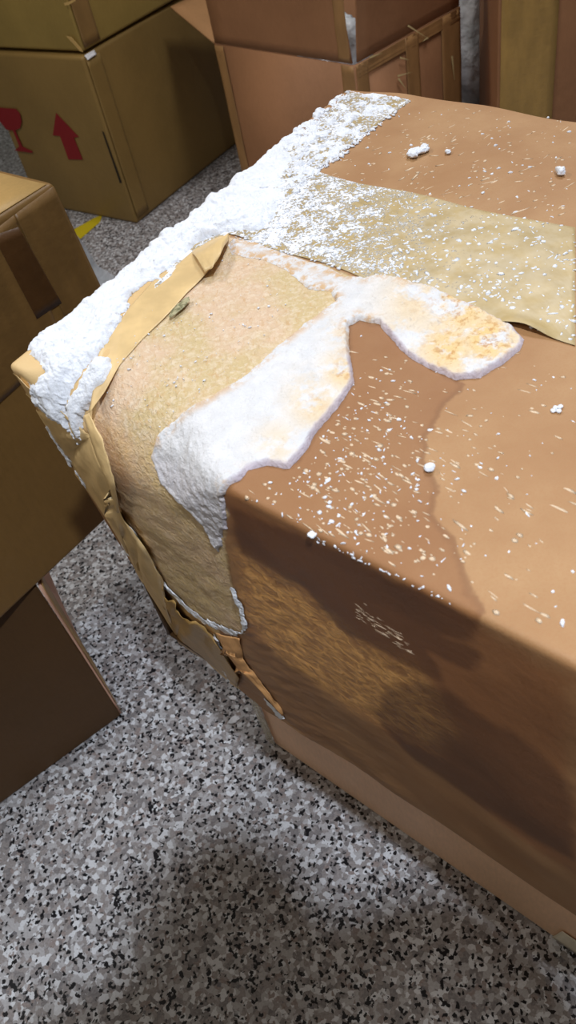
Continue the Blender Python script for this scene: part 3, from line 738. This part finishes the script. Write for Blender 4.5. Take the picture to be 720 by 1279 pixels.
decal('printed_glass', [(-6, 134), (20, 136), (25, 142), (27, 152), (25, 160), (19, 163), (28, 183), (41, 189), (40, 191), (18, 188), (24, 183), (16, 163), (8, 162), (0, 152)], Kc, nl, m_red, kb, .003)
flat('packing_tape', [c3(Kc+nr*.001+dr*.008, .02), c3(Kc+nr*.001+dr*.075, .02), c3(Kc+nr*.001+dr*.075, zk-.01), c3(Kc+nr*.001+dr*.008, zk-.01)], m_card_olive, kb, off=.0022, wr=.001, ny=20)
m_black = NT('dark_gap', .9); m_black.ins(Base_Color=lin(30, 20, 12)); m_black = m_black.m
decal('split_seam', [(127.5, 164), (129.5, 165), (152, 228), (150, 229)], Kc, nl, m_black, kb, .003)
m_shiny = NT('shiny_tape_end', .1); m_shiny.ins(Base_Color=lin(235, 235, 240)); m_shiny = m_shiny.m
flat('tape_end', [c3(Kc+dr*.01-nr*.004, zk), c3(Kc+dr*.055-nr*.002, zk), c3(Kc+dr*.055+nr*.004, zk-.012), c3(Kc+dr*.01+nr*.004, zk-.014)][::-1], m_shiny, kb, off=.004, wr=.002)
K2 = Kc+dr*.012+dl*.004
c_ = corners(K2, ar_-2, .66, al, .54)
k2 = thing('closed_carton', base_of(c_, zk+.010), 'yellow brown carton stacked on top of the carton with the red arrow', 'carton')
box_body('body', c_, zk+.010, zk+.50, kraft('kraft_straw', lin(160, 134, 72), .5), k2, seed=2, jit=.002, bev=.01)
k2r = np.array([math.cos(math.radians(ar_-2)), math.sin(math.radians(ar_-2))])
n2r = np.array([k2r[1], -k2r[0]]); n2r = n2r if n2r@(-Kc) > 0 else -n2r
flat('packing_tape', [c3(K2+n2r*.001+k2r*.01, zk+.02), c3(K2+n2r*.001+k2r*.085, zk+.02), c3(K2+n2r*.001+k2r*.085, zk+.49), c3(K2+n2r*.001+k2r*.01, zk+.49)], m_tape, k2, off=.002, wr=.0015, ny=20)
m_pale = kraft('torn_pale', lin(214, 176, 110), .6)
decal('tape_sliver', [(82.5, 45), (89, 46), (102, 61), (104, 65), (100, 64)], K2, nl, m_pale, k2, .004)
decal('tape_sliver', [(80, 4), (94, -1), (94.5, 1), (86, 6), (81, 7)], K2, nl, m_pale, k2, .004)

# --- open carton at the back
zo = .511
O1 = un(268, 55, zo)[:2]; O2 = un(443, 82, zo)[:2]; O3 = un(575, 8, zo)[:2]; O4 = O1+O3-O2
ob = thing('open_carton', (*(O1+O3)/2, 0), 'tall brown carton behind the far corner, its flaps standing open', 'carton')
box_body('body', [O1, O2, O3, O4], 0, zo, m_card_back, ob, open_top=True, jit=.0, seed=4)
def nrm(P, Q_): d = (Q_-P)/np.linalg.norm(Q_-P); n = np.array([d[1], -d[0]]); return d, (n if n@(-P) > 0 else -n)
dA, nA = nrm(O1, O2); dB2, nB = nrm(O2, O3)
fh = .26
def flap(name, P, Q_, n, lean, skewP, skewQ):
    d = (Q_-P)/np.linalg.norm(Q_-P)
    return quad_panel(name, [c3(P, zo+.003), c3(Q_, zo+.003), c3(Q_+n*lean+d*skewQ, zo+fh), c3(P+n*lean+d*skewP, zo+fh)], ob, m_card_back, amp=.006)
flap('top_flap', O1+dA*.004, O2-dA*.010, nA, .0, -.0, -.028)
flap('top_flap', O2+dB2*.014, O3-dB2*.004, nB, .02, .012, .0)
lf = un(213, 8, zo+.075)
bk = (O4-O1)
quad_panel('top_flap', [c3(O1, zo+.004), lf, lf+c3(bk*.8, 0), c3(O1+bk, zo+.004)][::-1], ob, m_inner, amp=.002)
k_ol = tape_mat('olive_tape', lin(168, 126, 80), .5)
def vt(P, d, n, a, b, z0, z1, mat, parent, name='packing_tape', seed=0):
    return flat(name, [c3(P+d*a+n*.001, z0), c3(P+d*b+n*.001, z0), c3(P+d*b+n*.001, z1), c3(P+d*a+n*.001, z1)], mat, parent, wr=.0012, ny=24, seed=seed)
la = np.linalg.norm(O2-O1); lb2 = np.linalg.norm(O3-O2)
vt(O1, dA, nA, .002, .045, .03, zo-.002, k_ol, ob)
vt(O1, dA, nA, la-.05, la-.002, .03, zo-.002, k_ol, ob, seed=2)
vt(O2, dB2, nB, .002, .05, .03, zo-.002, k_ol, ob, seed=3)
vt(O2, dB2, nB, lb2*.45, lb2*.45+.06, .03, zo-.002, k_ol, ob, seed=4)
vt(O2, dB2, nB, lb2*.8, lb2-.002, .03, zo-.002, k_ol, ob, seed=8)
vt(O2, dB2, nB, .002, lb2-.002, zo-.035, zo-.001, k_ol, ob, seed=5)
vt(O1, dA, nA, la-.055, la-.012, zo+.008, zo+fh-.01, k_ol, ob, seed=6)
k_glint = NT('tape_glint', .1); k_glint.ins(Base_Color=lin(225, 205, 150)); m_glint = k_glint.m  # glints on the tape creases, painted as pale slivers
for i, (x, y, x2, y2) in enumerate([(497, 95, 515, 90), (498, 98, 508, 112), (510, 32, 535, 48), (535, 47, 528, 52), (500, 72, 512, 75), (462, 72, 478, 66), (565, 70, 568, 100)]):
    dx, dy = (x2-x), (y2-y); L_ = math.hypot(dx, dy); ox, oy = -dy/L_*1.2, dx/L_*1.2
    decal('crease_glint', [(x-ox, y-oy), (x2, y2), (x+ox, y+oy)][::-1], O2, nB, m_glint, ob, .006)

# plastic sheeting
kp = NT('white_plastic', .25); kp.ins(Base_Color=kp.mix(kp.rng(kp.noise(9, 3), .35, .65), lin(196, 202, 206), lin(236, 240, 246)), Alpha=.97)
kp.bump(kp.noise(14, 3), .02); m_plas = kp.m
def bag(name, c, r, label, seed, cat='plastic bag', rot=0.):
    bm = bmesh.new(); bmesh.ops.create_icosphere(bm, subdivisions=5, radius=1)
    for v in bm.verts:
        d = v.co.normalized(); f = 1+.30*float(fbm(np.array(d.x*2+d.z+seed), np.array(d.y*2-d.z*1.3), seed, 4))-.10*abs(float(fbm(np.array(d.x*4-d.z*2), np.array(d.y*4+seed), seed+5, 2)))
        v.co = Vector((max(-1, min(1, v.co.x*1.15))*r[0]*f, max(-1, min(1, v.co.y*1.15))*r[1]*f, max(-.93, v.co.z)*r[2]*(f if v.co.z > -.5 else 1)))
    zmin = min(v.co.z for v in bm.verts)
    for v in bm.verts: v.co.z -= zmin
    me = bpy.data.meshes.new(name); bm.to_mesh(me); bm.free(); o = link(name, me, m_plas); o.location = c; o.rotation_euler.z = rot
    return tag(o, label, cat)
pb = un(600, 118, .0)
bag('plastic_bag', (1.075, 3.01, 0), (.12, .11, .36), 'crumpled white plastic bag seen in the gap between the open carton and the right carton', 3)
bc_ = (O1+O3)/2
o = bag('plastic_liner', (float(bc_[0]), float(bc_[1]), .02), (.12, .12, .29), 'grey white plastic liner showing through the slit between the open carton flaps', 6, 'plastic liner')

# --- right back carton
r_ = un(621, 130, 0); dirv = r_[:2]/np.linalg.norm(r_[:2]); Rc = dirv*2.45
c_ = corners(Rc, -14, .6, 76, .5)
rb = thing('tall_carton', base_of(c_, 0), 'tall carton at the top right with a broad olive tape band down its left edge', 'carton')
box_body('body', c_, 0, 1.02, m_card_back, rb, seed=6, jit=.0)
dx_, nx_ = nrm(Rc, Rc+np.array([math.cos(math.radians(-14)), math.sin(math.radians(-14))]))
vt(Rc, dx_, nx_, .008, .155, .02, 1.0, tape_mat('broad_olive_tape', lin(176, 140, 78), .3), rb, seed=1)

# --- small things on the floor
ky = NT('yellow_vinyl', .4); ky.ins(Base_Color=lin(200, 178, 30)); 
yp = [un(x, y, .0015) for x, y in ((86, 290), (96, 302), (125, 277), (128, 268), (118, 272))]
yc = sum(yp)/5
o = mesh('floor_tape', [p-c3(yc[:2], 0) for p in yp], [list(range(5))], ky.m, smooth=False); o.location = (*yc[:2], 0)
md = o.modifiers.new('t', 'SOLIDIFY'); md.thickness = .001
tag(o, 'strip of yellow tape on the floor in front of the carton with the red arrow', 'tape')
# pale film drooping behind the left stack
g = [[un(x, y, z) for x, y, z in ((90, 286, .32), (106, 306, .22), (122, 332, .12), (146, 347, .04))], [un(x, y, z) for x, y, z in ((92, 320, .16), (108, 336, .12), (124, 356, .06), (146, 366, .02))], [un(x, y, z) for x, y, z in ((96, 380, .003), (110, 386, .003), (126, 392, .003), (146, 398, .003))]]
def surf_from(g, n=20):
    g = np.array(g); a = np.linspace(0, g.shape[0]-1, n); b = np.linspace(0, g.shape[1]-1, n); out = np.zeros((n, n, 3))
    for i, x in enumerate(a):
        i0 = min(int(x), g.shape[0]-2); row = g[i0]*(1-(x-i0))+g[i0+1]*(x-i0)
        for j, y in enumerate(b):
            j0 = min(int(y), g.shape[1]-2); out[i, j] = row[j0]*(1-(y-j0))+row[j0+1]*(y-j0)
    return out
V = surf_from(g); V[..., 2] += .006*fbm(np.arange(20)[:, None]*.5+0*V[..., 0], np.arange(20)[None]*.5+0*V[..., 0], 4, 3)
cc = V.reshape(-1, 3).mean(0)
o = fast_mesh('plastic_film', V.reshape(-1, 3), grid_faces(20, 20), m_plas, None)
md = o.modifiers.new('t', 'SOLIDIFY'); md.thickness = .0006
tag(o, 'pale translucent plastic film between the left stack and the damaged carton', 'plastic film')

# the photographer, standing behind the camera (throws the shadow at the bottom of the floor)
def skin_mesh(name, joints, edges, mat, parent, root=0):
    me = bpy.data.meshes.new(name); me.from_pydata([tuple(np.array(j[0])-np.array(parent.location)) for j in joints], edges, []); me.update()
    o = bpy.data.objects.new(name, me); sc.collection.objects.link(o); o.parent = parent; me.materials.append(mat)
    o.modifiers.new('skin', 'SKIN').use_smooth_shade = True
    sv = me.skin_vertices[0].data if me.skin_vertices else None
    for i, j in enumerate(joints):
        sv[i].radius = (j[1], j[2] if len(j) > 2 else j[1]); sv[i].use_root = (i == root)
    sb = o.modifiers.new('sub', 'SUBSURF'); sb.levels = 1; sb.render_levels = 2
    return o
ks = NT('skin', .5); ks.ins(Base_Color=lin(205, 160, 132)); kh = NT('dark_hair', .6); kh.ins(Base_Color=lin(28, 22, 20))
kj = NT('dark_jacket', .8); kj.ins(Base_Color=lin(42, 46, 58)); kp_ = NT('black_phone', .2); kp_.ins(Base_Color=lin(15, 15, 18))
pers = thing('person', (.02, -.38, 0), 'person in dark clothes leaning forward and holding up a phone beside the damaged carton', 'person')
J = [((.02, -.40, .92), .14, .11), ((.02, -.36, 1.06), .13, .10), ((.01, -.25, 1.20), .14, .10), ((.02, -.13, 1.34), .10, .08), ((.02, -.12, 1.39), .06),
     ((-.15, -.10, 1.36), .08), ((-.22, -.22, 1.13), .045), ((-.085, -.075, 1.24), .030), ((.20, -.09, 1.36), .085), ((.22, -.22, 1.13), .045), ((.085, -.075, 1.24), .030),
     ((-.07, -.40, .84), .095), ((-.08, -.38, .48), .06), ((-.09, -.40, .09), .042), ((-.10, -.29, .04), .038), ((.11, -.40, .84), .095), ((.12, -.38, .48), .06), ((.13, -.40, .09), .042), ((.14, -.29, .04), .038)]
Ed = [(0, 1), (1, 2), (2, 3), (3, 4), (3, 5), (5, 6), (6, 7), (3, 8), (8, 9), (9, 10), (0, 11), (11, 12), (12, 13), (13, 14), (0, 15), (15, 16), (16, 17), (17, 18)]
skin_mesh('clothed_body', J, Ed, kj.m, pers)
for s_ in (-1, 1):
    w = np.array([.083*s_, -.072, 1.243]); J = [(w, .022, .016), ((.068*s_, -.050, 1.262), .028, .014)]; Ed = [(0, 1)]
    for k, (l, sp) in enumerate(((.9, -.018), (1., -.006), (.95, .006), (.8, .018))):
        b0 = len(J); J += [((.058*s_, -.036+sp*.6, 1.278+sp), .0085), ((.050*s_*l, -.022+sp*.6, 1.298+sp), .008), ((.036*s_, -.016+sp*.6, 1.308+sp), .007)]; Ed += [(1, b0), (b0, b0+1), (b0+1, b0+2)]
    b0 = len(J); J += [((.060*s_, -.062, 1.285), .010), ((.040*s_, -.050, 1.305), .009)]; Ed += [(1, b0), (b0, b0+1)]
    skin_mesh('hand', J, Ed, ks.m, pers)
def head():
    bm = bmesh.new(); bmesh.ops.create_icosphere(bm, subdivisions=4, radius=1)
    for v in bm.verts:
        x, y, z = v.co; f = 1-.22*max(0, -z)**1.5
        nose = math.exp(-((x/.13)**2+((z+.12)/.22)**2))*(.22 if y > 0 else 0)*(1 if z < .15 else .4)
        eye = -.07*sum(math.exp(-(((x-e)/.17)**2+((z-.08)/.12)**2)) for e in (-.36, .36))*(y > 0)
        ear = .16*math.exp(-((y+.05)/.14)**2-((z+.02)/.2)**2)*abs(x)**6
        v.co = Vector((x*.078*f*(1+ear), (y*(1-.05*(y > 0))+nose+eye)*.094*f, z*.118))
    R_ = Matrix.Rotation(math.radians(-32), 4, 'X')
    me = bpy.data.meshes.new('head'); bm.to_mesh(me)
    me.transform(Matrix.Translation(Vector((.03, -.09, 1.45))-pers.location) @ R_); link('head', me, ks.m, pers)
    for v in list(bm.verts):
        if v.co.y > .035 and v.co.z < .065 or v.co.z < -.06: bm.verts.remove(v)
        else: v.co = v.co*1.07
    me = bpy.data.meshes.new('hair'); bm.to_mesh(me); bm.free()
    me.transform(Matrix.Translation(Vector((.03, -.09, 1.45))-pers.location) @ R_); link('hair', me, kh.m, pers)
head()
ph = thing('phone', tuple(CAMP), 'black phone held in both hands in front of the standing person', 'phone')
bm = bmesh.new(); bmesh.ops.create_cube(bm, size=1); bmesh.ops.scale(bm, vec=(.074, .158, .008), verts=bm.verts)
bmesh.ops.bevel(bm, geom=bm.edges[:], offset=.003, segments=3, affect='EDGES'); me = bpy.data.meshes.new('phone_body'); bm.to_mesh(me); bm.free()
rot = M4.to_3x3().to_4x4(); me.transform(rot @ Matrix.Translation((0, -.05, .010))); link('phone_body', me, kp_.m, ph)
